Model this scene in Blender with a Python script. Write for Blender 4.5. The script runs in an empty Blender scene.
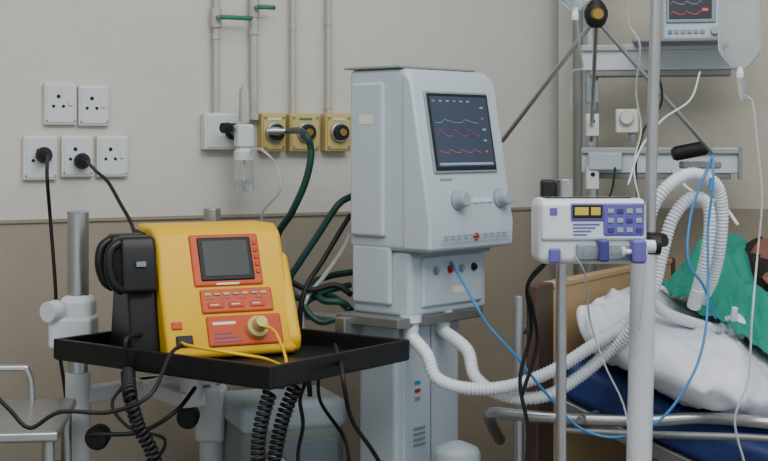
import bpy, bmesh, math, random
from mathutils import Vector, Matrix, noise
random.seed(4)
F=1400.0; CH=1.45; HY=140.0
def P(px,py,d): return Vector(((px-384)*d/F, d, CH+(HY-py)*d/F))
def s2l(c): return tuple(((v/255)/12.92 if v/255<=.04045 else ((v/255+.055)/1.055)**2.4) for v in c)+(1,)
def mat(name,rgb,rough=.5,metal=0,trans=0,emit=0,var=.06,scale=8,bump=0,bscale=60,alpha=1,ior=1.45,spec=.45):
    m=bpy.data.materials.new(name); m.use_nodes=True; nt=m.node_tree; b=nt.nodes['Principled BSDF']
    c=s2l(rgb); tc=nt.nodes.new('ShaderNodeTexCoord')
    if var:
        n=nt.nodes.new('ShaderNodeTexNoise'); n.inputs['Scale'].default_value=scale; n.inputs['Detail'].default_value=6
        nt.links.new(tc.outputs['Object'],n.inputs['Vector'])
        mx=nt.nodes.new('ShaderNodeMixRGB'); mx.inputs[1].default_value=tuple(v*(1-var*2.4) for v in c[:3])+(1,); mx.inputs[2].default_value=tuple(min(1,v*(1+var)) for v in c[:3])+(1,)
        nt.links.new(n.outputs['Fac'],mx.inputs[0]); nt.links.new(mx.outputs[0],b.inputs['Base Color'])
    else: b.inputs['Base Color'].default_value=c
    if bump:
        n2=nt.nodes.new('ShaderNodeTexNoise'); n2.inputs['Scale'].default_value=bscale; n2.inputs['Detail'].default_value=4
        nt.links.new(tc.outputs['Object'],n2.inputs['Vector'])
        bp=nt.nodes.new('ShaderNodeBump'); bp.inputs['Strength'].default_value=bump; bp.inputs['Distance'].default_value=.01
        nt.links.new(n2.outputs['Fac'],bp.inputs['Height']); nt.links.new(bp.outputs[0],b.inputs['Normal'])
    b.inputs['Roughness'].default_value=rough; b.inputs['Metallic'].default_value=metal
    b.inputs['Transmission Weight'].default_value=trans; b.inputs['Alpha'].default_value=alpha; b.inputs['IOR'].default_value=ior
    b.inputs['Specular IOR Level'].default_value=spec
    if emit: b.inputs['Emission Color'].default_value=c; b.inputs['Emission Strength'].default_value=emit
    return m
M={}
M['white']=mat('white_enamel',(208,215,220),.35)
M['vent']=mat('ventilator_grey_plastic',(180,195,205),.4,var=.04,scale=4)
M['vent2']=mat('ventilator_dark_grey',(132,145,155),.45)  # darker grey plastic for bezels, printed marks and small parts
M['knob']=mat('grey_knob_plastic',(150,163,172),.4)
M['cream']=mat('socket_cream',(218,218,212),.35,var=.03)
M['black']=mat('black_rubber',(24,25,28),.55,var=.1)
M['blackp']=mat('black_powdercoat',(22,22,25),.4,var=.2,scale=30)
M['steel']=mat('stainless_steel',(186,189,190),.3,.85,var=.08,scale=20)
M['dsteel']=mat('dull_steel',(138,141,142),.45,.6,var=.12,scale=20)
M['yellow']=mat('yellow_plastic',(228,180,24),.4,var=.06,spec=.4)
M['orange']=mat('orange_red_plastic',(192,84,46),.45,var=.05,spec=.35)
M['red']=mat('dull_orange_panel',(188,80,46),.5,var=.05,spec=.3)
M['redl']=mat('red_label',(170,40,34),.5,var=.04)
M['lcd']=mat('blue_grey_lcd',(58,70,88),.25,var=.1,emit=.12)
M['lcdm']=mat('monitor_lcd',(40,46,58),.25,var=.1)
M['lcdg']=mat('grey_lcd',(58,64,66),.4,var=.05,spec=.3)
M['scr_o']=mat('screen_trace_orange',(180,104,84),.5,emit=.3,var=0)
M['scr_w']=mat('screen_trace_white',(130,150,172),.5,emit=.3,var=0)
M['scr_r']=mat('screen_trace_red',(172,78,88),.5,emit=.3,var=0)
M['mon_r']=mat('monitor_trace_red',(225,50,60),.5,emit=.6,var=0)
M['scr_y']=mat('pump_display_amber',(176,158,56),.5,emit=.3,var=0)
M['purple']=mat('purple_keypad',(96,92,166),.4,var=.04)
M['dpurple']=mat('dark_purple',(64,60,126),.4)
M['ylbox']=mat('mustard_outlet_plate',(196,178,112),.45,var=.06)
M['brass']=mat('brass',(160,130,70),.4,.8)
M['green']=mat('green_hose',(24,68,60),.45,var=.1)
M['gpaint']=mat('green_valve_paint',(50,126,92),.5)
M['hose']=mat('white_corrugated_plastic',(220,228,234),.35,var=.02,spec=.5)
M['blue']=mat('blue_tubing',(56,132,190),.4,var=.03)
M['clear']=mat('clear_tubing',(225,230,232),.2,trans=.6,var=0)
M['bag']=mat('iv_bag_clear_vinyl',(224,236,242),.15,trans=.85,var=0,ior=1.12)
M['fluid']=mat('saline_fluid',(225,235,240),.05,trans=.9,var=0,ior=1.33)
M['glass']=mat('flowmeter_acrylic',(234,240,240),.1,trans=.9,var=0,ior=1.15)
M['wood']=mat('headboard_laminate',(184,156,114),.45,var=.1,scale=3)
M['dwood']=mat('dark_wood',(78,60,50),.5,var=.12,scale=5)
M['mattress']=mat('blue_mattress_cover',(38,60,118),.55,var=.1,bump=.3,bscale=30)
M['sheetw']=mat('white_plastic_pillow_cover',(218,223,232),.4,var=.03,bump=.5,bscale=16)
M['drape']=mat('green_surgical_drape',(36,142,122),.8,var=.12,scale=14,bump=.3,bscale=200)
M['skin']=mat('skin_brown',(128,86,72),.6,var=.14,scale=30)
M['lip']=mat('lip_skin',(118,62,54),.5,var=.05)
M['hair']=mat('black_hair',(40,32,30),.7,var=.2,bump=.6,bscale=200)
M['tape']=mat('medical_tape',(228,222,210),.7)
M['pgreen']=mat('pale_green_enamel',(142,154,150),.45)
M['conduit']=mat('painted_conduit',(184,184,174),.45,var=.06)
M['floor']=mat('terrazzo_floor',(120,114,104),.35,var=.15,scale=40)
M['ceil']=mat('ceiling_paint',(214,212,206),.8,var=.03)
M['lamp']=mat('fluorescent_tube',(250,252,255),.5,emit=4,var=0)

def root(name,loc=(0,0,0),rz=0,parent=None,rx=0):
    e=bpy.data.objects.new(name,None); bpy.context.scene.collection.objects.link(e)
    e.location=loc; e.rotation_euler=(rx,0,rz); e.empty_display_size=.05
    if parent: e.parent=parent
    return e
def mk(name,v,f,m,parent=None,smooth=True,bevel=0,seg=3,loc=None,rot=None):
    me=bpy.data.meshes.new(name); me.from_pydata([tuple(a) for a in v],[],f); me.update()
    bm=bmesh.new(); bm.from_mesh(me); bmesh.ops.recalc_face_normals(bm,faces=bm.faces); bm.to_mesh(me); bm.free()
    o=bpy.data.objects.new(name,me); bpy.context.scene.collection.objects.link(o)
    me.materials.append(M[m] if isinstance(m,str) else m)
    for p in me.polygons: p.use_smooth=smooth
    if bevel:
        b=o.modifiers.new('bevel','BEVEL'); b.width=bevel; b.segments=seg; b.limit_method='ANGLE'; b.angle_limit=math.radians(30); b.harden_normals=True
    if parent: o.parent=parent
    if loc is not None: o.location=loc
    if rot is not None: o.rotation_euler=rot
    return o
def box(name,x,y,z,m,parent=None,bevel=.004,seg=3,loc=None,rot=None):
    v=[(a,b,c) for a in x for b in y for c in z]
    f=[(0,1,3,2),(4,6,7,5),(0,4,5,1),(2,3,7,6),(0,2,6,4),(1,5,7,3)]
    return mk(name,v,f,m,parent,bool(bevel),bevel,seg,loc,rot)
def cbox(name,c,s,m,parent=None,bevel=.004,rot=None,seg=3):
    h=[a/2 for a in s]
    return box(name,(-h[0],h[0]),(-h[1],h[1]),(-h[2],h[2]),m,parent,bevel,seg,loc=c,rot=rot)
def prism(name,prof,x0,x1,m,parent=None,bevel=.006,seg=3):
    n=len(prof); v=[(x0,a,b) for a,b in prof]+[(x1,a,b) for a,b in prof]
    f=[tuple(range(n)),tuple(range(n,2*n))]+[(i,(i+1)%n,n+(i+1)%n,n+i) for i in range(n)]
    return mk(name,v,f,m,parent,True,bevel,seg)
def frame(d):
    d=d.normalized(); a=Vector((0,0,1)) if abs(d.z)<.9 else Vector((1,0,0)); u=d.cross(a).normalized(); return u,d.cross(u).normalized()
def cyl(name,a,b,r,m,parent=None,r2=None,seg=24,bevel=0):
    a=Vector(a);b=Vector(b);u,w=frame(b-a); r2=r if r2 is None else r2
    v=[a+(u*math.cos(t)+w*math.sin(t))*r for t in [2*math.pi*i/seg for i in range(seg)]]+[b+(u*math.cos(t)+w*math.sin(t))*r2 for t in [2*math.pi*i/seg for i in range(seg)]]
    f=[(i,(i+1)%seg,seg+(i+1)%seg,seg+i) for i in range(seg)]+[tuple(range(seg)),tuple(range(seg,2*seg))]
    return mk(name,v,f,m,parent,True,bevel or min(r,r2)*.12+.0002,2)
def lathe(name,a,b,prof,m,parent=None,seg=28):
    a=Vector(a);b=Vector(b);u,w=frame(b-a); v=[];f=[]
    for t,r in prof:
        c=a.lerp(b,t); v+=[c+(u*math.cos(2*math.pi*i/seg)+w*math.sin(2*math.pi*i/seg))*r for i in range(seg)]
    for k in range(len(prof)-1):
        f+=[(k*seg+i,k*seg+(i+1)%seg,(k+1)*seg+(i+1)%seg,(k+1)*seg+i) for i in range(seg)]
    f+=[tuple(range(seg)),tuple(range((len(prof)-1)*seg,len(prof)*seg))]
    o=mk(name,v,f,m,parent,True)
    e=o.modifiers.new('es','EDGE_SPLIT'); e.split_angle=math.radians(40)
    return o
def path(pts,step):
    pts=[Vector(p) for p in pts]; pts=[pts[0]*2-pts[1]]+pts+[pts[-1]*2-pts[-2]]; out=[]
    for i in range(1,len(pts)-2):
        a,b,c,d=pts[i-1:i+3]; n=max(2,int((c-b).length/step))
        for k in range(n):
            t=k/n; out.append(.5*((2*b)+(c-a)*t+(2*a-5*b+4*c-d)*t*t+(3*b-a-3*c+d)*t**3))
    out.append(pts[-2]); return out
def sweep(name,pts,r,m,parent=None,corr=0,pitch=.008,step=.01,seg=10,raw=False):
    if corr: step=pitch/5
    C=pts if raw else path(pts,step); n=len(C); v=[];f=[]
    T=[(C[min(i+1,n-1)]-C[max(i-1,0)]).normalized() for i in range(n)]
    u,_=frame(T[0]); s=0
    for i in range(n):
        if i: s+=(C[i]-C[i-1]).length
        u=(u-T[i]*u.dot(T[i])).normalized(); w=T[i].cross(u)
        rr=r*(1+corr*math.sin(2*math.pi*s/pitch)) if corr else r
        v+=[C[i]+(u*math.cos(2*math.pi*k/seg)+w*math.sin(2*math.pi*k/seg))*rr for k in range(seg)]
    for i in range(n-1): f+=[(i*seg+k,i*seg+(k+1)%seg,(i+1)*seg+(k+1)%seg,(i+1)*seg+k) for k in range(seg)]
    f+=[tuple(range(seg)),tuple(range((n-1)*seg,n*seg))]
    return mk(name,v,f,m,parent,True)
def coil(name,pts,R,r,pitch,m,parent=None):
    C=path(pts,pitch/12); n=len(C); T=[(C[min(i+1,n-1)]-C[max(i-1,0)]).normalized() for i in range(n)]; u,_=frame(T[0]); s=0;Q=[]
    for i in range(n):
        if i: s+=(C[i]-C[i-1]).length
        u=(u-T[i]*u.dot(T[i])).normalized(); w=T[i].cross(u); a=2*math.pi*s/pitch
        Q.append(C[i]+(u*math.cos(a)+w*math.sin(a))*R)
    return sweep(name,Q,r,m,parent,seg=6,raw=True)
def L(pts): return [P(*p) for p in pts]

# ---------------- ROOM ----------------
def wallmat(name,up,low,split):
    m=bpy.data.materials.new(name); m.use_nodes=True; nt=m.node_tree; b=nt.nodes['Principled BSDF']
    g=nt.nodes.new('ShaderNodeNewGeometry'); sp=nt.nodes.new('ShaderNodeSeparateXYZ'); nt.links.new(g.outputs['Position'],sp.inputs[0])
    gt=nt.nodes.new('ShaderNodeMath'); gt.operation='GREATER_THAN'; gt.inputs[1].default_value=split; nt.links.new(sp.outputs['Z'],gt.inputs[0])
    n=nt.nodes.new('ShaderNodeTexNoise'); n.inputs['Scale'].default_value=2.2; n.inputs['Detail'].default_value=9; n.inputs['Roughness'].default_value=.65; nt.links.new(g.outputs['Position'],n.inputs['Vector'])
    sc=nt.nodes.new('ShaderNodeTexNoise'); sc.inputs['Scale'].default_value=6; sc.inputs['Detail'].default_value=10; sc.inputs['Roughness'].default_value=.75; nt.links.new(g.outputs['Position'],sc.inputs['Vector'])
    rp=nt.nodes.new('ShaderNodeMapRange'); rp.inputs[1].default_value=.56; rp.inputs[2].default_value=.74; rp.inputs[3].default_value=0; rp.inputs[4].default_value=.35; nt.links.new(sc.outputs['Fac'],rp.inputs[0])
    def mixer(c,k):
        c=s2l(c); mx=nt.nodes.new('ShaderNodeMixRGB'); mx.inputs[1].default_value=tuple(v*k for v in c[:3])+(1,); mx.inputs[2].default_value=c; nt.links.new(n.outputs['Fac'],mx.inputs[0])
        m2=nt.nodes.new('ShaderNodeMixRGB'); m2.inputs[2].default_value=tuple(v*.68 for v in c[:3])+(1,); nt.links.new(rp.outputs[0],m2.inputs[0]); nt.links.new(mx.outputs[0],m2.inputs[1]); return m2
    A=mixer(low,.82);B=mixer(up,.88)
    mx=nt.nodes.new('ShaderNodeMixRGB'); nt.links.new(gt.outputs[0],mx.inputs[0]); nt.links.new(A.outputs[0],mx.inputs[1]); nt.links.new(B.outputs[0],mx.inputs[2])
    nt.links.new(mx.outputs[0],b.inputs['Base Color']); b.inputs['Roughness'].default_value=.5
    bp=nt.nodes.new('ShaderNodeBump'); bp.inputs['Strength'].default_value=.15; bp.inputs['Distance'].default_value=.01
    n2=nt.nodes.new('ShaderNodeTexNoise'); n2.inputs['Scale'].default_value=30; nt.links.new(g.outputs['Position'],n2.inputs['Vector']); nt.links.new(n2.outputs['Fac'],bp.inputs['Height']); nt.links.new(bp.outputs[0],b.inputs['Normal'])
    return m
M['wall']=wallmat('plaster_wall_with_painted_dado',(206,205,197),(158,149,134),1.257)
M['wall2']=wallmat('plaster_wall_side',(192,188,172),(156,146,128),1.257)
M['dado']=mat('dado_edge',(150,141,126),.5)
S=.5; WR=math.atan(S)
def wy(x): return 3.811+S*x
def slab(name,a,b,z0,z1,th,m):
    a=Vector(a);b=Vector(b);d=(b-a).normalized(); n=Vector((-d.y,d.x))*th
    q=[a,b,b+n,a+n]; v=[(p.x,p.y,z) for z in (z0,z1) for p in q]
    return mk(name,v,[(0,1,2,3),(4,5,6,7),(0,1,5,4),(1,2,6,5),(2,3,7,6),(3,0,4,7)],m,None,False)
xl=-2.6
slab('wall_back',(xl,wy(xl)),(.499,wy(.499)),0,3,.12,'wall')
slab('wall_right',(.499,wy(.499)),(2.9,wy(.499)-.25*2.4),0,3,.12,'wall2')
slab('wall_left',(xl,-1.5),(xl,wy(xl)+.1),0,3,.12,'wall')
box('floor',(-3,3.2),(-1.6,4.6),(-.06,0),'floor',None,0)
box('ceiling',(-3,3.2),(-1.6,4.6),(3,3.06),'ceil',None,0)
t=Vector((math.cos(WR),math.sin(WR))); nn=Vector((math.sin(WR),-math.cos(WR)))
slab('trim_dado',Vector((xl+.02,wy(xl+.02)))+nn*.006,Vector((.495,wy(.495)))+nn*.006,1.250,1.258,.006,'dado')
slab('baseboard_back',Vector((xl+.02,wy(xl+.02)))+nn*.01,Vector((.49,wy(.49)))+nn*.01,0,.1,.01,'dado')
def W(px,py,off=0):
    k=(px-384)/F; d=(3.811-off*1.118)/(1-S*k); return P(px,py,d)
r=root('trim_corner'); c=P(566,0,4.0); box('strip',(-.022,.022),(-.012,.012),(.6,3),'conduit',r,.003,loc=(c.x,c.y+.0,0),rot=(0,0,-.245)); box('strip_edge',(-.027,-.022),(-.014,.012),(.6,3),'vent2',r,.001,loc=(c.x,c.y+.0,0),rot=(0,0,-.245))

def socket(px0,px1,py0,py1,plug=None):
    cx,cy=(px0+px1)/2,(py0+py1)/2; c=W(cx,cy,.0); d=c.y
    w=(px1-px0)*d/F; h=(py1-py0)*d/F
    r=root('wall_socket',c,WR)
    box('plate',(-w/2,w/2),(-.016,0),(-h/2,h/2),'cream',r,.004)
    box('face',(-w/2+.006,w/2-.006),(-.0185,-.015),(-h/2+.006,h/2-.006),'white',r,.001)
    for i,(a,b) in enumerate([(0,.018),(-.012,-.006),(.012,-.006)]):
        cyl('pin_hole_%d'%i,(a-.006,-.0175,b),(a-.006,-.0192,b),.0042 if i else .0052,'black',r,seg=14)
    box('rocker_switch',(w/2-.022,w/2-.012),(-.023,-.017),(-.004,.014),'cream',r,.001)
    for sx in (-1,1): cyl('screw',(sx*(w/2-.006),-.0178,-h/2+.01),(sx*(w/2-.006),-.0195,-h/2+.01),.0025,'dsteel',r,seg=10)
for q in [(43,75.5,83,125),(77,108,86,126),(22,56,136,180),(60,92,136,177),(95,127,136,177)]: socket(*q)
def plug(px,py,pts):
    r=root('power_plug'); a=W(px,py,.02); n3=Vector((nn.x,nn.y,0))
    lathe('plug_body',a,a+n3*.045,[(0,.018),(.3,.02),(.6,.017),(.85,.009),(1,.007)],'black',r)
    sweep('power_cord',[a+n3*.03,a+n3*.05]+L(pts),.0042,'black',r)
plug(43,155,[(47,175,3.2),(50,215,3.25),(55,280,3.25),(58,340,3.25),(66,400,3.25),(70,470,3.25)])
plug(81,161,[(97,172,3.25),(108,182,3.2),(120,203,3.15),(133,228,3.1),(140,262,3.1)])

def pipe(name,px,y0,y1,r_,mt='conduit',off=.018):
    r=root(name); a=W(px,y0,off); b=W(px,y1,off); b=Vector((a.x,a.y,b.z)); cyl('pipe',a,b,r_,mt,r,seg=16)
    z=a.z-.05
    while z>b.z:
        cyl('pipe_clip',(a.x,a.y,z),(a.x,a.y,z-.015),r_*1.25,mt,r,seg=16); z-=.22
for px,rr in [(216,.0085),(254,.0105),(293,.0075),(328.5,.0075)]: pipe('gas_conduit_pipe',px,-330,118,rr)
def valve(px,py,dx):
    r=root('gas_isolation_valve'); a=W(px,py,.018); t3=Vector((t.x,t.y,0)); n3=Vector((nn.x,nn.y,0))
    cyl('valve_body',a+Vector((0,0,.025)),a-Vector((0,0,.025)),.014,'conduit',r)
    cyl('stem',a,a+n3*.03,.006,'dsteel',r); sweep('lever',[a+n3*.03,a+n3*.034+t3*dx*.4,a+n3*.03+t3*dx],.006,'gpaint',r)
valve(216,18,.085); valve(254,8,.045)

c=W(218,131.5); r=root('junction_box',c,WR); box('body',(-.048,.048),(-.035,0),(-.047,.047),'cream',r,.005); box('cover',(-.042,.042),(-.038,-.034),(-.041,.041),'white',r,.002)
cyl('outlet_ring',(.025,-.036,.0),(.025,-.055,.0),.021,'black',r); cyl('outlet_core',(.025,-.05,0),(.025,-.062,0),.012,'steel',r)
for i,(a,b) in enumerate([(256,282),(284,316),(319,347)]):
    cx=(a+b)/2; c=W(cx,132.5); w=(b-a)*c.y/F; r=root('gas_outlet_unit',c,WR)
    box('back_box',(-w/2,w/2),(-.035,0),(-.05,.05),'ylbox',r,.004); box('front_plate',(-w/2+.004,w/2-.004),(-.039,-.034),(-.044,.044),'ylbox',r,.002)
    cyl('socket_ring',(0,-.038,.0),(0,-.05,.0),.027,'steel',r); cyl('socket_collar',(0,-.048,0),(0,-.062,0),.021,'black',r); cyl('socket_core',(0,-.06,0),(0,-.068,0),.01,'brass',r)
    for sx in (-1,1):
        for sz in (-1,1): cyl('screw',(sx*(w/2-.009),-.038,sz*.038),(sx*(w/2-.009),-.041,sz*.038),.0035,'dsteel',r,seg=10)
    box('colour_label',(-.018,.018),(-.0405,-.038),(.032,.038),'white' if i!=1 else 'gpaint',r,.0005)
r=root('oxygen_flowmeter'); a=W(244,80,.085); X=a.x; Y=a.y
def zz(py,d): return CH+(HY-py)*d/F
lathe('flow_tube',(X,Y,zz(122,Y)),(X,Y,zz(84,Y)),[(0,.012),(.1,.014),(.85,.012),(.92,.007),(1,.004)],'glass',r)
cyl('float_core',(X,Y,zz(120,Y)),(X,Y,zz(86,Y)),.003,'white',r)
cbox('manifold',(X,Y,zz(136,Y)),(.046,.035,.06),'white',r,.008,rot=(0,0,WR))
lathe('adjust_knob',(X-.03,Y-.02,zz(128,Y)),(X-.05,Y-.04,zz(128,Y)),[(0,.01),(.3,.014),(1,.013)],'black',r)
lathe('bottle_lid',(X,Y,zz(148,Y)),(X,Y,zz(160,Y)),[(0,.018),(.3,.026),(1,.026)],'white',r)
lathe('humidifier_bottle',(X,Y,zz(160,Y)),(X,Y,zz(192,Y)),[(0,.023),(.1,.025),(.9,.025),(1,.02)],'glass',r)
lathe('bottle_water',(X,Y,zz(180,Y)),(X,Y,zz(191,Y)),[(0,.022),(1,.019)],'fluid',r)
cyl('bottle_dip_tube',(X,Y,zz(160,Y)),(X,Y,zz(188,Y)),.003,'white',r)
sweep('oxygen_tube',[(X+.02,Y-.01,zz(150,Y))]+L([(262,150,3.3),(276,165,3.3),(280,190,3.3),(262,215,3.35),(268,250,3.4)]),.003,'clear',r)
sweep('outlet_link',[W(228,131,.06),W(234,128,.075),(X,Y,zz(132,Y))],.008,'steel',r)
r=root('green_oxygen_hose')
lathe('probe',W(268,131,.06),W(290,131,.085),[(0,.01),(.4,.011),(.6,.008),(1,.007)],'steel',r)
sweep('hose',[W(288,131,.085)]+L([(303,132,3.3),(311,150,3.28),(306,180,3.28),(292,212,3.3),(276,240,3.35),(268,300,3.4),(280,380,3.4),(300,480,3.4)]),.0085,'green',r)
r=root('ventilator_supply_hose')
sweep('green_hose_1',L([(352,196,3.32),(338,205,3.3),(318,235,3.3),(300,262,3.3),(290,280,3.3),(298,298,3.28),(330,296,3.25),(350,310,3.2)]),.008,'green',r)
sweep('green_hose_2',L([(352,272,3.32),(330,276,3.3),(312,284,3.25),(322,300,3.2),(345,304,3.2),(362,330,3.25)]),.008,'green',r)
sweep('green_hose_3',L([(350,285,3.3),(325,292,3.25),(305,305,3.2),(320,322,3.18),(345,318,3.18),(365,335,3.2)]),.0075,'green',r)
sweep('black_hose_1',L([(350,215,3.32),(335,240,3.28),(322,262,3.25),(305,290,3.2),(300,330,3.2),(310,400,3.3),(300,480,3.3)]),.006,'black',r)
sweep('clear_hose',L([(353,220,3.35),(345,245,3.3),(325,275,3.25),(306,300,3.2),(302,335,3.2)]),.005,'clear',r)
sweep('black_hose_2',L([(288,280,3.22),(310,290,3.2),(335,285,3.2),(352,295,3.2)]),.007,'black',r)
sweep('black_cord',L([(335,345,3.0),(341,365,2.75),(344,385,2.7),(352,420,2.75),(372,450,2.8),(390,480,2.9)]),.0045,'black',r)
sweep('black_cord_2',L([(300,330,3.15),(318,360,3.12),(320,400,3.1),(345,440,3.0),(350,480,3.0)]),.004,'black',r)
sweep('holder_rail',L([(292,314,3.22),(320,316,3.2),(352,320,3.16)]),.011,'dsteel',r)

# ---------------- VENTILATOR ----------------
th=math.radians(48); c=P(428,254,3.0); v=root('ventilator',c,th)
w=.29; H=.402; BK=.235
prism('main_housing',[(.004,0),(0,.06),(.052,H-.018),(.064,H-.002),(.088,H),(BK,H),(BK,0)],0,w,'vent',v,.014,4)
prism('front_bezel',[(-.008,.004),(-.010,.06),(.045,H-.03),(.058,H-.012),(.074,H-.012),(.07,.004)],-.004,w+.004,'vent',v,.010,4)
box('side_shoulder',(-.012,.004),(.12,.22),(.03,H-.03),'vent',v,.012,4)
prism('top_tray',[(.075,H),(.245,H),(.245,H+.006),(.075,H+.006)],-.005,w*.9,'pgreen',v,.002)
box('lower_block',(.012,w-.005),(.062,BK),(-.145,.0),'vent',v,.012,4)
box('lower_front_panel',(.05,w-.03),(.054,.066),(-.125,-.012),'vent',v,.006)
box('side_foot_block',(-.0,.014),(.11,.225),(-.12,.01),'vent',v,.01)
box('vent_neck_gap',(.02,w-.02),(.04,.2),(-.012,.006),'vent2',v,.002)
box('side_label',(-.0127,-.011),(.15,.19),(.28,.30),'cream',v,0)
fr=root('panel_frame',(0,-.0105,.06),0,v,rx=-math.atan(.055/(H-.09)))
box('screen_bezel',(.030,.254),(-.004,.003),(.112,.296),'vent2',fr,.004)
box('screen_frame',(.035,.249),(-.006,.0),(.118,.291),'black',fr,.003)
box('screen_glass',(.042,.242),(-.0068,-.005),(.126,.284),'lcd',fr,.001)
def ribbon(name,pts,m,par,y,wd=.0012):
    vv=[];ff=[]
    for i,(x,z) in enumerate(pts): vv+=[(x,y,z-wd/2),(x,y,z+wd/2)]
    for i in range(len(pts)-1): ff.append((2*i,2*i+2,2*i+3,2*i+1))
    return mk(name,vv,ff,m,par,False)
def wave(x,k):
    ph=(x*k)%1; return (ph/.15 if ph<.15 else (1-(ph-.15)/.5 if ph<.65 else 0))
for j,(z0,mm) in enumerate([(.225,'scr_w'),(.195,'scr_r'),(.158,'scr_o')]):
    ribbon('trace_%d'%j,[(.05+i*.0016,z0+(.016 if j==1 else .007)*wave(.05+i*.0016,14+5*j)) for i in range(95)],mm,fr,-.0072,.0009)
for j in range(5): box('reading_%d'%j,(.214,.214+random.uniform(.008,.018)),(-.0072,-.0068),(.258-j*.025,.262-j*.025),['scr_w','scr_r','scr_w'][j%3],fr,0)
for j in range(6): box('header_text_%d'%j,(.048+j*.024,.058+j*.024),(-.0072,-.0068),(.272,.275),'scr_w' if j%3 else 'scr_o',fr,0)
box('softkey_bar',(.048,.236),(-.0072,-.0068),(.13,.135),'scr_w',fr,0)
for j,xk in enumerate((.098,.25)):
    lathe('control_knob_%d'%j,(xk,0,.052),(xk,-.028,.052),[(0,.019),(.15,.021),(.2,.0185),(.9,.017),(1,.014)],'knob',fr)
    lathe('knob_ring_%d'%j,(xk,.002,.052),(xk,-.003,.052),[(0,.023),(1,.022)],'vent2',fr)
for j in range(4): box('membrane_key_%d'%j,(.13+j*.024,.148+j*.024),(-.003,.002),(.045,.055),'white',fr,.001)
for j in range(10): box('label_text_%d'%j,(.04+j*.023,.055+j*.023),(-.0015,.002),(-.027,-.024),'vent2',fr,0)
box('label_line',(.03,.28),(-.0015,.002),(-.035,-.0338),'vent2',fr,0)
box('brand_strip',(.05,.09),(-.0012,.002),(.098,.102),'vent2',fr,0)
lathe('logo_disc',(.155,-.006,.03),(.155,-.0105,.03),[(0,.009),(1,.009)],'redl',v)
for j,(a,m_) in enumerate([(.09,'vent2'),(.14,'redl'),(.18,'vent2'),(.225,'black')]):
    lathe('port_%d'%j,(a,.056,-.045),(a,.046,-.045),[(0,.009),(.5,.009),(.6,.006),(1,.006)],m_,v)
box('sticker',(.15,.2),(.0532,.0545),(-.10,-.085),'cream',v,0)
for j,(xx,yy) in enumerate([(.03,.075),(.15,.085)]):
    lathe('patient_port_%d'%j,(xx,yy,-.14),(xx,yy,-.19),[(0,.024),(.3,.024),(.35,.018),(1,.017)],'white',v)
box('column',(.01,.235),(.1,.215),(-1.02,-.145),'vent',v,.012,4)
box('column_front_cover',(.03,.22),(.094,.104),(-1.0,-.17),'vent',v,.006)
box('column_groove',(.118,.121),(.092,.096),(-.95,-.17),'vent2',v,0)
for j in range(3): box('column_label_%d'%j,(.065,.083),(.0925,.096),(-.30-j*.018,-.292-j*.018),'blue' if j==0 else 'redl' if j==1 else 'vent2',v,0)
for j in range(4): box('column_vent_slot_%d'%j,(.06,.1),(.0915,.096),(-.4-.012*j,-.395-.012*j),'vent2',v,.001)
box('support_plate',(-.03,w-.02),(.06,.245),(-.165,-.143),'dsteel',v,.003)
box('side_bracket',(-.05,.02),(.2,.23),(-.19,-.150),'steel',v,.003)
box('pedestal_base',(-.0,.27),(-.0,.28),(-1.12,-1.02),'vent2',v,.02)
for i,(a,b) in enumerate([(.02,.03),(.25,.03),(.02,.25),(.25,.25)]):
    cyl('caster_%d'%i,(a-.012,b,-1.167),(a+.012,b,-1.167),.038,'black',v)
VM=Matrix.Translation(c)@Matrix.Rotation(th,4,'Z'); VI=VM.inverted()
lathe('humidifier_chamber',VI@P(457,441,2.97),VI@P(457,475,2.97),[(0,.012),(.1,.03),(.2,.045),(.35,.05),(1,.05)],'knob',v)
cbox('humidifier_heater',VI@P(457,485,2.99),(.11,.12,.07),'vent2',v,.01)
def vw(x,y,z): return VM@Vector((x,y,z))

# ---------------- BREATHING CIRCUIT ----------------
r=root('breathing_circuit')
A=[vw(.03,.075,-.185)]+L([(427,355,3.0),(437,378,2.97),(465,388,2.95),(505,387,2.97),(550,372,2.99),(592,346,3.02),(628,322,3.05),(652,292,3.07),(662,255,3.08),(672,220,3.08),(690,198,3.08),(706,202,3.08),(710,225,3.08),(705,262,3.1),(697,292,3.14)])
sweep('inspiratory_hose',A,.0135,'hose',r,corr=.1)
B=[vw(.15,.085,-.185)]+L([(467,350,3.08),(476,378,3.03),(505,396,3.0),(545,396,3.0),(580,376,3.02),(610,350,3.04),(634,325,3.02),(645,285,3.02),(646,245,3.02),(652,210,3.02),(668,186,3.02),(692,174,3.05),(715,184,3.08),(722,208,3.1),(720,245,3.12),(712,280,3.16),(700,302,3.2)])
sweep('expiratory_hose',B,.0135,'hose',r,corr=.1)
sweep('catheter_mount',L([(652,302,3.08),(668,314,3.1),(690,322,3.14),(712,328,3.18),(724,328,3.18)]),.0125,'hose',r,corr=.06)
a=P(722,328,3.17); b=P(745,328,3.2)
lathe('hme_filter',a,b,[(0,.012),(.15,.013),(.2,.026),(.5,.03),(.55,.033),(.65,.033),(.7,.028),(.85,.013),(1,.011)],'hose',r)
lathe('filter_port',P(733,320,3.16),P(735,308,3.15),[(0,.008),(1,.007)],'hose',r)
sweep('pressure_line_blue',[vw(.14,.05,-.03)]+L([(473,300,2.97),(488,325,2.95),(515,355,2.93),(545,392,2.93),(580,428,2.93),(620,437,2.92),(660,420,2.9),(690,380,2.9),(704,340,2.93),(708,290,2.98),(708,230,3.0),(713,185,3.0),(713,155,3.05)]),.003,'blue',r)
sweep('pressure_line_blue_2',L([(713,155,3.05),(692,210,3.03),(688,260,3.0),(703,285,3.02),(716,318,3.12)]),.003,'blue',r)
lathe('connector_blue_1',P(712,178,3.0),P(711,190,3.0),[(0,.006),(1,.006)],'blue',r)
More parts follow.
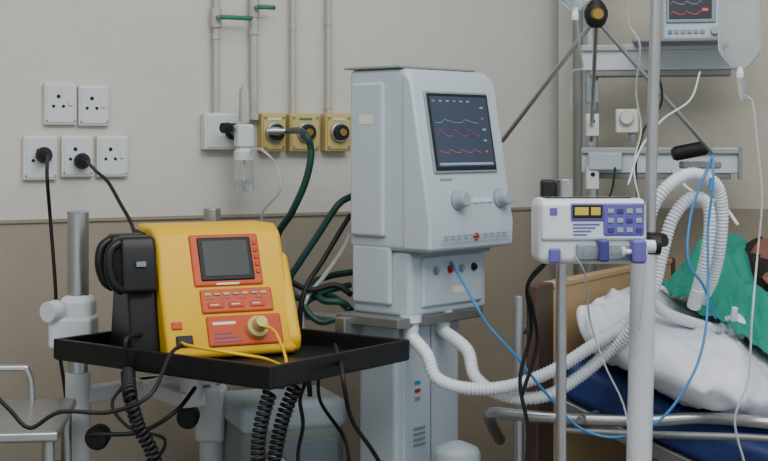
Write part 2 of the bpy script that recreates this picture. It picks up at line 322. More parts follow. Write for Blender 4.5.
lathe('hose_cuff',P(699,288,3.13),P(694,306,3.16),[(0,.016),(1,.016)],'hose',r)

# ---------------- DEFIBRILLATOR ----------------
th2=math.radians(25); c2=P(168,362,2.84); df=root('defibrillator',(c2.x,c2.y,1.0),th2)
w=.283;H=.268
def sl(z): return .11*z/H
prism('body_shell',[(0,.0),(0,.015),(sl(.25),.252),(sl(.25)+.03,H),(.25,H),(.265,H-.02),(.265,0)],0,w,'yellow',df,.016,5)
prism('right_bulge',[(.01,0),(.0,.03),(.045,.12),(.09,.205),(.2,.21),(.22,0)],w-.02,w+.012,'yellow',df,.012,4)
prism('rear_shell',[(.1,0),(.16,H-.015),(.258,H-.01),(.27,0)],-.004,w+.004,'black',df,.01)
f2=root('face_frame',(0,0,0.015),0,df,rx=-math.atan((sl(.25))/.237))
box('display_surround',(.072,.226),(-.005,.012),(.138,.254),'orange',f2,.006,4)
box('display_bezel',(.088,.207),(-.008,.002),(.149,.246),'black',f2,.004)
box('display_glass',(.097,.198),(-.0092,-.006),(.158,.238),'lcdg',f2,.002)
for i in range(5): box('display_softkey_%d'%i,(.211,.220),(-.008,.0),(.163+i*.016,.173+i*.016),'red',f2,.002)
box('surround_text',(.12,.17),(-.0056,-.004),(.1405,.1445),'cream',f2,0)
prism('button_panel',[(-.006,.08),(-.006,.132),(.01,.132),(.01,.08)],.082,.24,'orange',f2,.004)
for i in range(7): box('small_key_%d'%i,(.09+i*.0205,.104+i*.0205),(-.0085,-.005),(.117,.123),'dsteel' if i%2 else 'ylbox',f2,.0015)
for i in range(3): box('action_key_%d'%i,(.095+i*.046,.128+i*.046),(-.0085,-.005),(.09,.103),'red',f2,.003)
for i in range(3): box('action_key_text_%d'%i,(.100+i*.046,.118+i*.046),(-.0090,-.008),(.0955,.0975),'cream',f2,0)
for i in range(4): box('key_caption_%d'%i,(.092+i*.036,.11+i*.036),(-.0066,-.005),(.1085,.1105),'dpurple',f2,0)
box('lower_panel',(.088,.252),(-.005,.01),(.008,.074),'red',f2,.005,4)
box('lower_label',(.1,.15),(-.0058,-.004),(.054,.060),'cream',f2,0)
box('left_port_panel',(.014,.036),(-.004,.004),(.05,.066),'red',f2,.002)
for i in range(3): box('panel_text_%d'%i,(.1,.14+.01*i),(-.0058,-.004),(.034-i*.009,.0365-i*.009),'dpurple',f2,0)
lathe('paddle_connector',(.195,.0,.042),(.195,-.042,.047),[(0,.024),(.4,.023),(.5,.016),(1,.012)],'ylbox',f2)
box('black_port',(.02,.055),(-.006,.004),(.012,.036),'black',f2,.003)
prism('paddle_holder',[(.05,.0),(.05,.02),(.085,.15),(.2,.165),(.235,.0)],-.062,.0,'blackp',df,.008)
for j,(a,b) in enumerate([(.055,.13),(.135,.2)]):
    prism('paddle_plate_%d'%j,[(a,.135),(a+.01,.225),(a+.02,.25),(b-.01,.252),(b,.135)],-.08,-.004,'blackp',df,.010,4)
    sweep('paddle_handle_%d'%j,[(-.075,a+.015,.14),(-.094,a+.012,.155),(-.104,a+.015,.19),(-.098,a+.02,.225),(-.078,a+.025,.24)],.010,'blackp',df,step=.004)
    box('paddle_label_%d'%j,(-.05,-.03),(a+.0,a+.006),(.19,.2),'vent2',df,0)
def dw(x,y,z): return Matrix.Translation(df.location)@Matrix.Rotation(th2,4,'Z')@Vector((x,y,z))
r=root('defibrillator_cable')
a=dw(.195,-.02,.065)
sweep('patient_cable_yellow',[a,a+Vector((.03,-.03,-.01))]+L([(286,364,2.75),(262,358,2.68),(225,352,2.66),(190,346,2.72),(182,343,2.78)]),.0032,'yellow',r)
sweep('ecg_cable_black',L([(182,345,2.77),(170,355,2.72),(150,395,2.6),(110,412,2.6),(60,412,2.6),(30,428,2.6),(10,410,2.6),(-10,390,2.6)]),.004,'black',r)
sweep('mains_cable_black',L([(195,388,2.9),(175,412,2.8),(140,432,2.8),(95,435,2.8),(88,440,2.85)]),.0045,'black',r)
coil('paddle_cord_coil_1',L([(128,372,2.82),(130,395,2.72),(138,425,2.72),(152,452,2.72),(160,485,2.72)]),.011,.0042,.0105,'black',r)
sweep('paddle_cord_lead_1',[dw(-.04,.06,.05)]+L([(126,340,2.8),(128,372,2.82)]),.005,'black',r)
coil('paddle_cord_coil_2',L([(270,392,2.64),(262,420,2.64),(258,450,2.64),(262,480,2.64)]),.011,.0042,.0105,'black',r)
coil('paddle_cord_coil_3',L([(296,385,2.7),(284,415,2.7),(276,450,2.7),(272,480,2.7)]),.011,.0042,.0105,'black',r)
sweep('loose_cable_1',L([(305,384,2.72),(300,400,2.75),(303,425,2.78),(298,455,2.8),(302,485,2.8)]),.004,'black',r)
sweep('loose_cable_2',L([(124,385,2.9),(112,405,2.88),(130,428,2.86),(165,440,2.86),(150,470,2.86)]),.0035,'black',r)

# ---------------- TRAY TROLLEY ----------------
fc=Vector((-.212,2.6)); u=Vector((-.8,.6)); vv_=Vector((.6,.8)); LA,LB=.612,.445
tr=root('equipment_trolley',(fc.x,fc.y,0),math.atan2(.8,.6))
ztop=1.029
box('tray_floor',(0.003,LB-.003),(0.003,LA-.003),(.984,.996),'blackp',tr,.002)
box('rail_front',(0,.012),(0,LA),(.986,ztop),'blackp',tr,.003)
box('rail_back',(LB-.012,LB),(0,LA),(.986,ztop),'blackp',tr,.003)
box('rail_right',(.012,LB-.012),(0,.012),(.986,ztop),'blackp',tr,.003)
box('rail_left',(.012,LB-.012),(LA-.012,LA),(.986,ztop),'blackp',tr,.003)
TI=(Matrix.Translation((fc.x,fc.y,0))@Matrix.Rotation(math.atan2(.8,.6),4,'Z')).inverted()
def tl(p): return TI@Vector(p)
def tcyl(n,a,b,r_,m,**k): return cyl(n,tl(a),tl(b),r_,m,tr,**k)
p1=P(78,300,3.1); p2=P(212,300,3.38)
tcyl('post_steel_1',(p1.x,p1.y,zz(300,3.1)),(p1.x,p1.y,zz(212,3.1)),.024,'steel')
tcyl('post_cap_1',(p1.x,p1.y,zz(214,3.1)),(p1.x,p1.y,zz(211,3.1)),.0245,'vent2')
tcyl('post_steel_1_low',(p1.x,p1.y,zz(420,3.1)),(p1.x,p1.y,zz(298,3.1)),.022,'steel')
tcyl('post_white_1',(p1.x,p1.y,.1),(p1.x,p1.y,zz(372,3.1)),.028,'white')
tcyl('post_steel_2',(p2.x,p2.y,zz(390,3.38)),(p2.x,p2.y,zz(208,3.38)),.021,'steel')
tcyl('post_white_2',(p2.x,p2.y,.1),(p2.x,p2.y,zz(385,3.38)),.03,'white')
def tb(n,c_,s_,m,bv=.006,rz=0): return cbox(n,tl(c_),s_,m,tr,bv,rot=(0,0,-math.atan2(.8,.6)+rz))
tb('clamp_block_1',(p1.x-.005,p1.y-.02,zz(330,3.1)),(.095,.09,.07),'white',.01)
tb('clamp_collar_1',(p1.x,p1.y,zz(308,3.1)),(.075,.075,.06),'white',.02)
lathe('clamp_knob_1',tl((p1.x-.03,p1.y-.04,zz(308,3.1))),tl((p1.x-.05,p1.y-.075,zz(308,3.1))),[(0,.015),(.3,.024),(1,.022)],'white',tr)
a=Vector((p1.x,p1.y)); b=Vector((p2.x,p2.y)); ang=math.atan2((b-a).y,(b-a).x); m_=(a+b)/2
tb('cross_arm',(m_.x,m_.y,zz(385,3.24)),((b-a).length,.05,.035),'white',.008,ang)
tb('clamp_block_2',(p2.x,p2.y-.01,zz(412,3.38)),(.07,.08,.13),'white',.012)
for (px,py,d) in [(99,436,3.0),(189,416,3.25)]:
    a=P(px,py,d); lathe('black_knob',tl(a+Vector((0,.05,0))),tl(a+Vector((0,-.03,0))),[(0,.008),(.4,.01),(.45,.024),(.9,.026),(1,.02)],'black',tr)
a=Vector((fc.x,fc.y))+u*.45+vv_*.25
tcyl('tray_stem',(a.x,a.y,.985),(a.x,a.y,zz(385,3.24)),.025,'white')
tb('tray_bracket',((a.x+m_.x)/2,(a.y+m_.y)/2,zz(385,3.24)),(.06,(m_-a).length+.03,.035),'white',.006,math.atan2((m_-a).y,(m_-a).x)-math.pi/2)
tb('base_beam',(m_.x,m_.y,.08),((Vector((p2.x,p2.y))-Vector((p1.x,p1.y))).length+.1,.07,.05),'white',.01,ang)
for q in (p1,p2):
    tb('foot_beam',(q.x,q.y-.06,.075),(.06,.30,.04),'white',.01,0)
    for s_ in (-.18,.06): tcyl('caster',(q.x-.012,q.y+s_,.035),(q.x+.012,q.y+s_,.035),.035,'black')

# ---------------- SUCTION MACHINE ----------------
a=P(290,405,3.2); r=root('suction_machine',(a.x-.02,3.33,0),math.radians(20))
zt=zz(404,3.2)
box('cabinet',(-.13,.12),(-.10,.10),(.08,zt-.05),'pgreen',r,.03,5); box('lid',(-.135,.125),(-.105,.105),(zt-.07,zt),'vent',r,.02,4)
box('front_panel',(-.11,.1),(-.106,-.098),(zt-.2,zt-.09),'vent2',r,.005)
lathe('gauge',(-.06,-.10,zt-.14),(-.06,-.125,zt-.14),[(0,.03),(.7,.03),(1,.026)],'steel',r)
for i,(x,y) in enumerate([(-.1,-.07),(.09,-.07),(-.1,.07),(.09,.07)]): cyl('caster_%d'%i,(x-.012,y,.04),(x+.012,y,.04),.04,'black',r)

# ---------------- SIDE TABLE LEFT ----------------
a=P(58,432,2.66); r=root('instrument_table',(a.x,a.y,0),.12)
zt=a.z
box('table_top',(-.6,0),(-.0,.36),(zt-.02,zt),'steel',r,.006)
box('table_shelf',(-.58,-.02),(.02,.34),(zt-.14,zt-.13),'dwood',r,.003)
for i,(x,y) in enumerate([(-.02,.02),(-.02,.34),(-.58,.02),(-.58,.34)]): cyl('leg_%d'%i,(x,y,0),(x,y,zt-.01),.012,'steel',r)
sweep('guard_rail',[(-.56,.34,zt-.01),(-.55,.34,zt+.06),(-.5,.34,zt+.07),(-.15,.34,zt+.07),(-.1,.34,zt+.06),(-.09,.34,zt-.01)],.007,'steel',r)

# ---------------- SYRINGE PUMP ----------------
d=2.66; a=P(539,265,d); sp=root('syringe_pump',a,math.radians(3)); w=110*d/F;h=66*d/F
box('housing',(0,w),(0,.11),(0,h),'white',sp,.016,5)
prism('housing_top_slope',[(-.006,.045),(-.004,h-.008),(.01,h),(.09,h),(.09,.045)],.004,w-.004,'white',sp,.008,4)
box('keypad_panel',(.122,w-.008),(-.0085,.0),(.055,h-.008),'purple',sp,.004)
box('display_frame',(.060,.123),(-.0085,.0),(.084,h-.008),'purple',sp,.003)
box('display_window',(.063,.120),(-.0092,-.008),(.089,.114),'black',sp,.001)
box('display_lit',(.067,.093),(-.0097,-.009),(.095,.110),'scr_y',sp,0); box('display_lit_2',(.098,.116),(-.0097,-.009),(.095,.110),'scr_y',sp,0)
for i in range(4):
    for j in range(3): box('key_%d_%d'%(i,j),(.130+i*.018,.142+i*.018),(-.0105,-.008),(.062+j*.018,.071+j*.018),'knob' if (i+j)%3 else 'dpurple',sp,.001)
for i in range(3): lathe('status_led_%d'%i,(.19-.0+i*.005,-.008,.116),(.19+i*.005,-.0095,.116),[(0,.0015),(1,.0015)],['mon_r','scr_y','gpaint'][i],sp,seg=10)
for j in range(4): box('info_text_%d'%j,(.064,.115-.008*j),(-.0068,-.005),(.076-j*.0065,.0785-j*.0065),'purple',sp,0)
box('logo_mark',(.02,.034),(-.0068,-.005),(.095,.109),'purple',sp,.001)
box('syringe_cradle',(.07,w-.01),(-.012,.002),(.008,.042),'vent2',sp,.006)
lathe('syringe_barrel',(.08,-.02,.026),(.16,-.02,.026),[(0,.004),(.05,.011),(1,.011)],'glass',sp)
lathe('syringe_plunger',(.155,-.02,.026),(.2,-.02,.026),[(0,.009),(.1,.009),(.12,.005),(.9,.005),(.91,.012),(1,.012)],'hose',sp)
box('barrel_clamp',(.108,.128),(-.036,-.0),(.008,.05),'dpurple',sp,.005)
box('plunger_driver',(.172,.200),(-.035,.0),(.004,.05),'purple',sp,.007)
box('left_latch',(.018,.04),(-.012,.0),(.004,.032),'purple',sp,.004)
lathe('driver_knob',(.195,-.01,.035),(.22,-.01,.035),[(0,.008),(.3,.013),(1,.012)],'white',sp)
lathe('side_knob',(w-.01,.03,.035),(w+.03,.03,.035),[(0,.015),(.4,.015),(.5,.019),(1,.019)],'black',sp)
r=root('pump_stand'); q=P(561,200,2.82)
cyl('pole',(q.x,q.y,.06),(q.x,q.y,zz(183,2.82)),.011,'steel',r)
cyl('pole_top_cap',(q.x+.008,q.y-.0,zz(200,2.82)),(q.x+.008,q.y,zz(179,2.82)),.0165,'steel',r)
cbox('pole_clamp',(q.x-.026,q.y-.0,zz(190,2.82)),(.03,.035,.042),'black',r,.006)
cbox('mount_clamp',(q.x,q.y-.03,zz(230,2.82)),(.05,.04,.05),'black',r,.006)
for i in range(5):
    an=i*2*math.pi/5+.3; e=Vector((q.x+.17*math.cos(an),q.y+.17*math.sin(an),.06)); sweep('base_leg_%d'%i,[(q.x,q.y,.1),((q.x+e.x)/2,(q.y+e.y)/2,.085),e],.013,'steel',r); cyl('caster_%d'%i,(e.x-.01,e.y,.03),(e.x+.01,e.y,.03),.03,'black',r)
r=root('pump_power_cable'); sweep('cable',L([(548,262,2.74),(535,272,2.74),(527,290,2.8),(531,330,2.85),(520,380,2.85),(528,430,2.85),(525,480,2.85)]),.004,'black',r)
sweep('cable_2',L([(545,264,2.77),(528,285,2.8),(533,310,2.83),(537,345,2.85),(522,395,2.85)]),.004,'black',r)
r=root('infusion_line'); sweep('line_1',L([(575,256,2.62),(585,275,2.65),(590,320,2.8),(605,365,2.8),(625,410,2.8),(632,470,2.8)]),.0018,'clear',r)

# ---------------- IV POLE + BAGS ----------------
r=root('iv_pole'); b0=P(644,246,2.9); b1=P(639,461,2.9); dr=(b1-b0)/(b1.z-b0.z); foot=b0+dr*(.06-b0.z)
cyl('lower_tube',foot,b0,.0265,'white',r); t0=P(649,246,2.9); t1=P(658,-75,2.9)
cyl('upper_rod',t0-Vector((0,0,.03)),t1,.012,'steel',r)
cyl('lock_collar',P(651,252,2.9),P(652,232,2.9),.021,'black',r)
lathe('lock_knob',P(655,242,2.88),P(664,240,2.86),[(0,.008),(.4,.014),(1,.014)],'black',r)
for i in range(5):
    an=i*2*math.pi/5+.6; e=Vector((foot.x+.2*math.cos(an),foot.y+.2*math.sin(an),.06)); sweep('base_leg_%d'%i,[foot,(foot+e)/2+Vector((0,0,.01)),e],.014,'steel',r); cyl('caster_%d'%i,(e.x-.01,e.y,.03),(e.x+.01,e.y,.03),.03,'black',r)
for s_,px in ((1,740),(-1,575)):
    e=P(px,-62,2.82); sweep('hook_arm',[t1,t1.lerp(e,.5)+Vector((0,0,.015)),e+Vector((0,0,.01)),e+Vector((s_*.006,-.005,.03))],.005,'steel',r)
def bag(px,py_top,py_bot,d,wd,line):
    r=root('iv_bag'); n=26;mx=16; top=P(px,py_top,d); hgt=(py_bot-py_top)*d/F; V=[];Fc=[]
    def prof(t):
        w_=min(1,(t/.06)**.5 if t<.06 else 1)
        if t>.8: w_=math.cos((t-.8)/.2*1.35)**.8
        return w_
    for side in (1,-1):
        for i in range(n+1):
            t_=i/n; ww=wd/2*(.92+.08*t_)*max(.06,prof(t_)); tk=.022*math.sin(min(1,t_*1.15)*math.pi*.62+.05)*max(.15,prof(t_))
            for j in range(mx+1):
                s_=j/mx*2-1; V.append((top.x+ww*s_,top.y-side*tk*(1-s_**2)**.6,top.z-hgt*t_))
    o_=(n+1)*(mx+1)
    for k_ in (0,o_):
        for i in range(n):
            for j in range(mx): q_=k_+i*(mx+1)+j; Fc.append((q_,q_+1,q_+mx+2,q_+mx+1))
    mk('bag_film',V,Fc,'bag',r,True)
    lathe('outlet_port',(top.x,top.y,top.z-hgt+.005),(top.x,top.y,top.z-hgt-.02),[(0,.006),(.5,.006),(.6,.008),(1,.007)],'cream',r)
    sweep('hanger_loop',[(top.x-.012,top.y,top.z-.003),(top.x-.006,top.y,top.z+.012),(top.x,top.y,top.z+.018),(top.x+.006,top.y,top.z+.012),(top.x+.012,top.y,top.z-.003)],.0025,'bag',r)
    for j in range(5): box('label_print_%d'%j,(-.02,.02-.004*j),(-.0236,-.023),(-hgt*.3-.008*j,-hgt*.3-.008*j+.0025),'vent2',r,0,loc=top)
    if line:
        a=Vector((top.x,top.y,top.z-hgt-.015))
        lathe('drip_chamber',a,a+Vector((.008,0,-.05)),[(0,.004),(.1,.008),(.85,.008),(1,.003)],'bag',r)
        sweep('drip_line',[a+Vector((.008,0,-.048))]+L(line),.0022,'clear',r)
bag(740,-50,68,2.8,.09,[(752,100,2.8),(758,150,2.8),(762,200,2.8),(757,260,2.8),(752,320,2.75),(748,380,2.75),(735,420,2.75),(745,465,2.75)])
bag(575,-90,10,2.8,.08,None)
r=root('drip_tubing'); sweep('line_a',L([(628,-40,2.85),(628,20,2.9),(640,45,2.9),(636,90,2.95),(641,130,2.95),(634,170,2.9),(646,240,2.86),(640,330,2.82)]),.002,'clear',r)
sweep('line_b',L([(576,14,2.82),(580,50,2.9),(582,68,3.0),(572,74,3.1),(570,110,3.15)]),.0022,'clear',r)

# ---------------- BEDSIDE RACK & MONITOR ----------------
R=root('bedside_equipment_rack')
cy1=P(590,300,3.84); cyl('column_1',(cy1.x,cy1.y,0.0),(cy1.x,cy1.y,2.5),.02,'steel',R)
box('column_plate',(-.026,.026),(.0,.012),(.9,2.4),'vent2',R,.002,loc=(cy1.x,cy1.y+.02,0))
cy2=P(738,300,3.76)
a0=Vector((cy1.x,cy1.y)); a1=Vector((cy2.x,cy2.y)); an=math.atan2((a1-a0).y,(a1-a0).x); Lr=(a1-a0).length
R2=root('rail_frame',(cy1.x,cy1.y,0),an,R)
for zt,n in ((zz(58,3.8),'upper'),(zz(160,3.8),'lower')):
    box(n+'_rail',(-.02,Lr),(-.05,-.02),(zt-.035,zt+.022),'white',R2,.004)
    box(n+'_rail_lip',(-.02,Lr),(-.062,-.048),(zt+.018,zt+.034),'steel',R2,.002)
    box(n+'_rail_under',(.0,Lr-.02),(-.045,.05),(zt-.05,zt-.035),'dsteel',R2,.002)
    box(n+'_end_cap',(Lr-.002,Lr+.008),(-.064,-.015),(zt-.05,zt+.036),'vent2',R2,.002)
    for xb in (.12,Lr-.05): box(n+'_wall_bracket_%d'%int(xb*100),(xb-.02,xb+.02),(-.03,.09),(zt-.03,zt+.01),'dsteel',R2,.002)
z1=zz(44,3.75)
box('monitor_shelf',(.12,.40),(-.22,.03),(z1-.006,z1+.006),'dsteel',R2,.003)
box('cable_box',(.0,.09),(-.1,-.05),(zz(170,3.8),zz(152,3.8)),'vent',R2,.006)
for i,(px,py) in enumerate([(592,92),(592,125),(592,178)]):
    q=P(px,py,3.76); cbox('rack_socket_%d'%i,q,(.034,.03,.06),'cream' if i else 'vent2',R,.003); cyl('socket_pin_%d'%i,q+Vector((0,-.014,.01)),q+Vector((0,-.018,.01)),.006,'black',R)
q=P(688,152,3.6); lathe('black_handle',q+Vector((-.04,0,-.006)),q+Vector((.05,0,.012)),[(0,.014),(.1,.019),(.9,.019),(1,.014)],'black',R)
q=P(700,165,3.62); cbox('arm_plate',q,(.10,.05,.018),'dsteel',R,.004)
q=P(627,122,3.76)
bx=root('suction_regulator',q,-.2,R); box('body',(-.03,.03),(-.02,.12),(-.03,.035),'cream',bx,.006); lathe('dial',(0,-.018,.01),(0,-.035,.01),[(0,.02),(.6,.02),(1,.015)],'cream',bx); lathe('cap',(0.015,0,-.03),(.015,0,-.05),[(0,.012),(1,.009)],'vent2',bx)
q=P(662,41,3.58); mo=root('patient_monitor',q,math.radians(-12))
wm=.15
prism('case',[(0,0),(.02,.22),(.13,.21),(.16,0)],0,wm,'vent',mo,.012,4)
fm=root('monitor_face',(0,0,0),0,mo,rx=-math.atan(.02/.22))
box('bezel',(.01,wm-.016),(-.006,.004),(.045,.2),'vent2',fm,.004); box('glass',(.018,wm-.026),(-.0075,-.004),(.055,.19),'lcdm',fm,.001)
for j in range(4): ribbon('trace_%d'%j,[(.022+i*.0012,.067+.026*j+.008*wave(i*.0012,30)) for i in range(65)],['mon_r','scr_w','scr_r','scr_w'][j],fm,-.008)
box('big_number',(.1,.115),(-.0082,-.0074),(.075,.082),'mon_r',fm,0)
for j in range(6): box('button_%d'%j,(.015+j*.016,.026+j*.016),(-.005,.004),(.018,.028),'vent2' if j else 'blue',fm,.001)
lathe('rotary_knob',(wm-.018,0,.024),(wm-.018,-.016,.024),[(0,.012),(1,.010)],'knob',fm)
r=root('steel_hanger_frame')
k0=P(596,15,3.3)
lathe('hub',k0+Vector((0,0,-.03)),k0+Vector((0,0,.035)),[(0,.012),(.15,.022),(.4,.028),(.6,.028),(.85,.02),(1,.012)],'black',r)
lathe('hub_brass_cap',k0+Vector((0,-.024,.0)),k0+Vector((0,-.034,0)),[(0,.016),(1,.012)],'brass',r)
cyl('drop_rod',k0+Vector((0,0,.03)),k0+Vector((0,0,1.25)),.008,'steel',r)
cyl('strut_left',k0+Vector((-.01,0,-.02)),P(502,141,3.55),.006,'steel',r)
cyl('strut_right',k0+Vector((.01,0,-.02)),P(712,152,3.55),.006,'steel',r)
cyl('strut_back',k0+Vector((0,0,-.02)),Vector((cy1.x,cy1.y-.02,zz(140,3.82))),.0055,'steel',r)
r=root('monitor_cable'); sweep('lead_1',L([(654,60,3.4),(662,100,3.4),(644,130,3.4),(636,165,3.35),(640,210,3.2),(655,250,3.15)]),.003,'black',r)
sweep('lead_2',L([(700,72,3.5),(690,100,3.4),(662,120,3.35),(640,150,3.3),(628,185,3.25)]),.0025,'hose',r)
sweep('lead_4',L([(672,170,3.5),(690,190,3.4),(722,205,3.35),(738,225,3.3)]),.004,'hose',r)
sweep('lead_5',L([(615,168,3.7),(612,190,3.6),(604,215,3.6),(622,240,3.55),(640,262,3.5)]),.003,'black',r)

# ---------------- BED ----------------
BR=math.atan2(-.53,.85)
bd=root('hospital_bed',(.393,3.2,0),BR)
BM=Matrix.Translation(bd.location)@Matrix.Rotation(BR,4,'Z')
BI=BM.inverted()
def mz(x): return .96-.34*x if x<.6 else .756
box('headboard_panel',(-.03,-.005),(.0,.76),(.45,1.115),'wood',bd,.008)
box('headboard_side_board',(-.035,-.004),(-.085,.0),(.42,1.125),'dwood',bd,.006)
cyl('headboard_post_1',(-.045,-.10,.05),(-.045,-.10,1.10),.011,'steel',bd); box('headboard_side_board_2',(-.035,-.004),(.76,.79),(.42,1.125),'dwood',bd,.006)
box('headboard_top_edge',(-.035,-.002),(-.0,.76),(1.11,1.125),'wood',bd,.004)
cyl('headboard_cross_tube',(-.045,-.10,1.02),(-.045,.05,1.02),.009,'steel',bd)
xs=[.01,.2,.4,.56,.62,.9,1.3,1.85]
V=[];Fc=[]
for x in xs:
    for y,dz in ((.01,-.1),(.01,0),(.76,0),(.76,-.1)): V.append((x,y,mz(x)+dz))
for i in range(len(xs)-1):
    for j in range(4): Fc.append((4*i+j,4*i+(j+1)%4,4*i+4+(j+1)%4,4*i+4+j))
Fc+=[(0,1,2,3),tuple(4*(len(xs)-1)+j for j in range(4))]
mk('mattress',V,Fc,'mattress',bd,True,.025,4)
V=[(a,b,c_-.035) for a,b,c_ in V]
for i in range(len(xs)):
    V[4*i+1]=(xs[i],.01,mz(xs[i])-.1); V[4*i+2]=(xs[i],.76,mz(xs[i])-.1)
mk('mattress_base',V,Fc,'dsteel',bd,True,.004)
box('chassis',(.05,1.85),(.08,.7),(.42,.48),'white',bd,.01)
for x in (.25,1.5):
    for y in (.15,.6): cyl('lift_leg',(x,y,.46),(x,y,.68 if x>1 else .76),.02,'steel',bd)
for x in (.1,1.8):
    for y in (.1,.68): cyl('leg',(x,y,.08),(x,y,.44),.02,'white',bd); cyl('caster',(x-.012,y,.05),(x+.012,y,.05),.05,'black',bd)
box('footboard',(1.87,1.895),(.02,.76),(.45,.95),'wood',bd,.008)
sweep('side_bar',[BI@P(500,440,3.3),BI@P(490,420,3.2),BI@P(492,413,3.12),BI@P(520,415,3.08),BI@P(560,418,3.05),BI@P(640,421,3.02),BI@P(700,418,3.0),BI@P(760,422,2.9),BI@P(840,430,2.85)],.013,'steel',bd,step=.006)
sweep('side_bar_lower',[BI@P(560,430,3.05),BI@P(640,434,3.0),BI@P(760,438,2.9),BI@P(840,445,2.85)],.008,'dsteel',bd)
for px in (580,700): cyl('bar_bracket',BI@P(px,420,3.02),(BI@P(px,430,3.02))+Vector((0,.09,.02)),.009,'steel',bd)
pl=root('pillow',BM@Vector((.255,.275,mz(.255)+.088)),BR)
V=[];Fc=[];N=84;K=52
def sgp(a,p): return math.copysign(abs(a)**p,a)
for i in range(K+1):
    ph=-math.pi/2+math.pi*i/K
    for j in range(N):
        la=2*math.pi*j/N
        x=.235*sgp(math.cos(ph),.6)*sgp(math.cos(la),.55); y=.345*sgp(math.cos(ph),.6)*sgp(math.sin(la),.5)
        z=.085*sgp(math.sin(ph),1.1)
        q_=Vector((x,y,z)); z+=.02*noise.noise(q_*9)+.014*noise.noise(q_*24)+.016*abs(noise.noise(Vector((x*30+y*12,y*14,z*8)))); z+=-.34*x
        z-=.02*math.exp(-((x-.1)**2+(y-.1)**2)/.02) if z>0 else 0
        V.append((x+.006*noise.noise(q_*20),y+.012*noise.noise(q_*14+Vector((3,3,3))),z))
for i in range(K):
    for j in range(N): Fc.append((i*N+j,i*N+(j+1)%N,(i+1)*N+(j+1)%N,(i+1)*N+j))
mk('pillow_case',V,Fc,'sheetw',pl,True)
# patient
pt=root('patient',bd.location,BR)
hc_=Vector((.395,.42,1.12))
V=[];Fc=[];N=72;K=54
ez=Vector((-.94,0,.30)).normalized(); ey=Vector((.30,.12,.92)); ey=(ey-ez*ey.dot(ez)).normalized(); ex=ey.cross(ez)
def hp(x,y,z): return hc_+ex*x+ey*y+ez*z
def g(x,z,cx,cz,sx,sz): return math.exp(-((x-cx)/sx)**2-((z-cz)/sz)**2)
def headsurf(ph,la,off=0):
    nx=math.cos(ph)*math.sin(la); ny=math.cos(ph)*math.cos(la); nz=math.sin(ph)
    wx=.076*(1-.28*max(0,-nz)**1.2); x=wx*nx; z=.115*nz; y=.096*ny*(1-.12*max(0,-nz))
    if ny<0 and nz<0: y*=1-.35*(-nz)
    if ny>0:
        f_=min(1,ny*2.5)
        y+=f_*(.030*g(x,z,0,-.022,.011,.014)+.014*g(x,z,0,.002,.009,.025)+.006*g(x,z,0,.03,.05,.010)+.009*g(x,z,0,-.062,.024,.009)-.004*g(x,z,0,-.064,.03,.0025)+.010*g(x,z,0,-.098,.022,.014)-.010*(g(x,z,.031,.008,.017,.013)+g(x,z,-.031,.008,.017,.013))+.006*(g(x,z,.031,.006,.012,.007)+g(x,z,-.031,.006,.012,.007))+.004*(g(x,z,.045,-.025,.018,.015)+g(x,z,-.045,-.025,.018,.015)))
    return Vector((x,y,z))*(1+off)
for i in range(K+1):
    ph=-math.pi/2+math.pi*i/K
    for j in range(N): V.append(hp(*headsurf(ph,2*math.pi*j/N)))
for i in range(K):
    for j in range(N): Fc.append((i*N+j,i*N+(j+1)%N,(i+1)*N+(j+1)%N,(i+1)*N+j))
mk('head',V,Fc,'skin',pt,True)
V=[];Fc=[]
for i in range(K+1):
    ph=-math.pi/2+math.pi*i/K
    for j in range(N):
        la=2*math.pi*j/N; V.append(hp(*headsurf(ph,la,.05+.02*noise.noise(Vector((i*.7,j*.7,0))))))
for i in range(K):
    for j in range(N):
        la=2*math.pi*(j+.5)/N; ph=-math.pi/2+math.pi*(i+.5)/K; fr_=math.cos(la)*math.cos(ph); nz=math.sin(ph)
        if nz>.66 or (nz>.08 and fr_<.35) or (fr_<-.15 and nz>-.45): Fc.append((i*N+j,i*N+(j+1)%N,(i+1)*N+(j+1)%N,(i+1)*N+j))
mk('hair',V,Fc,'hair',pt,True)
for s_ in (1,-1):
    V=[];Fc=[]
    for i in range(13):
        for j in range(16):
            ph=-math.pi/2+math.pi*i/12; la=2*math.pi*j/16
            x=.008*math.cos(ph)*math.cos(la); y=.017*math.cos(ph)*math.sin(la)+.004*math.sin(ph); z=.031*math.sin(ph)
            if (y*y/.017**2+z*z/.031**2)<.4: x*=.3
            V.append(hp(s_*(.079+x+ .006*(y<0)),-.008+y,-.008+z))
    for i in range(12):
        for j in range(16): Fc.append((i*16+j,i*16+(j+1)%16,(i+1)*16+(j+1)%16,(i+1)*16+j))
    mk('ear',V,Fc,'skin',pt,True)
    sweep('eyebrow',[hp(s_*(.016+.006*k_),.089-.0022*k_**1.4,.022+.003*math.sin(k_*.7)) for k_ in range(6)],.003,'hair',pt,step=.003)
    sweep('eyelid_line',[hp(s_*(.02+.005*k_),.0855-.0018*k_**1.2,.003-.003*math.sin(k_*.75)) for k_ in range(5)],.0012,'hair',pt,step=.003)
sweep('lips',[hp(-.024,.088,-.064),hp(-.012,.099,-.062),hp(0,.101,-.063),hp(.012,.099,-.062),hp(.024,.088,-.064)],.005,'lip',pt,step=.003)
sweep('endotracheal_tube',[hp(.008,.09,-.063),hp(.01,.12,-.066),hp(.03,.135,-.07)]+[BI@P(795,300,3.2),BI@P(772,325,3.2),BI@P(744,328,3.2)],.006,'hose',pt,step=.004)
sweep('tube_tape',[hp(-.055,.062,-.04),hp(-.03,.088,-.046),hp(0,.103,-.052),hp(.03,.088,-.046),hp(.055,.062,-.04)],.005,'tape',pt,step=.004)
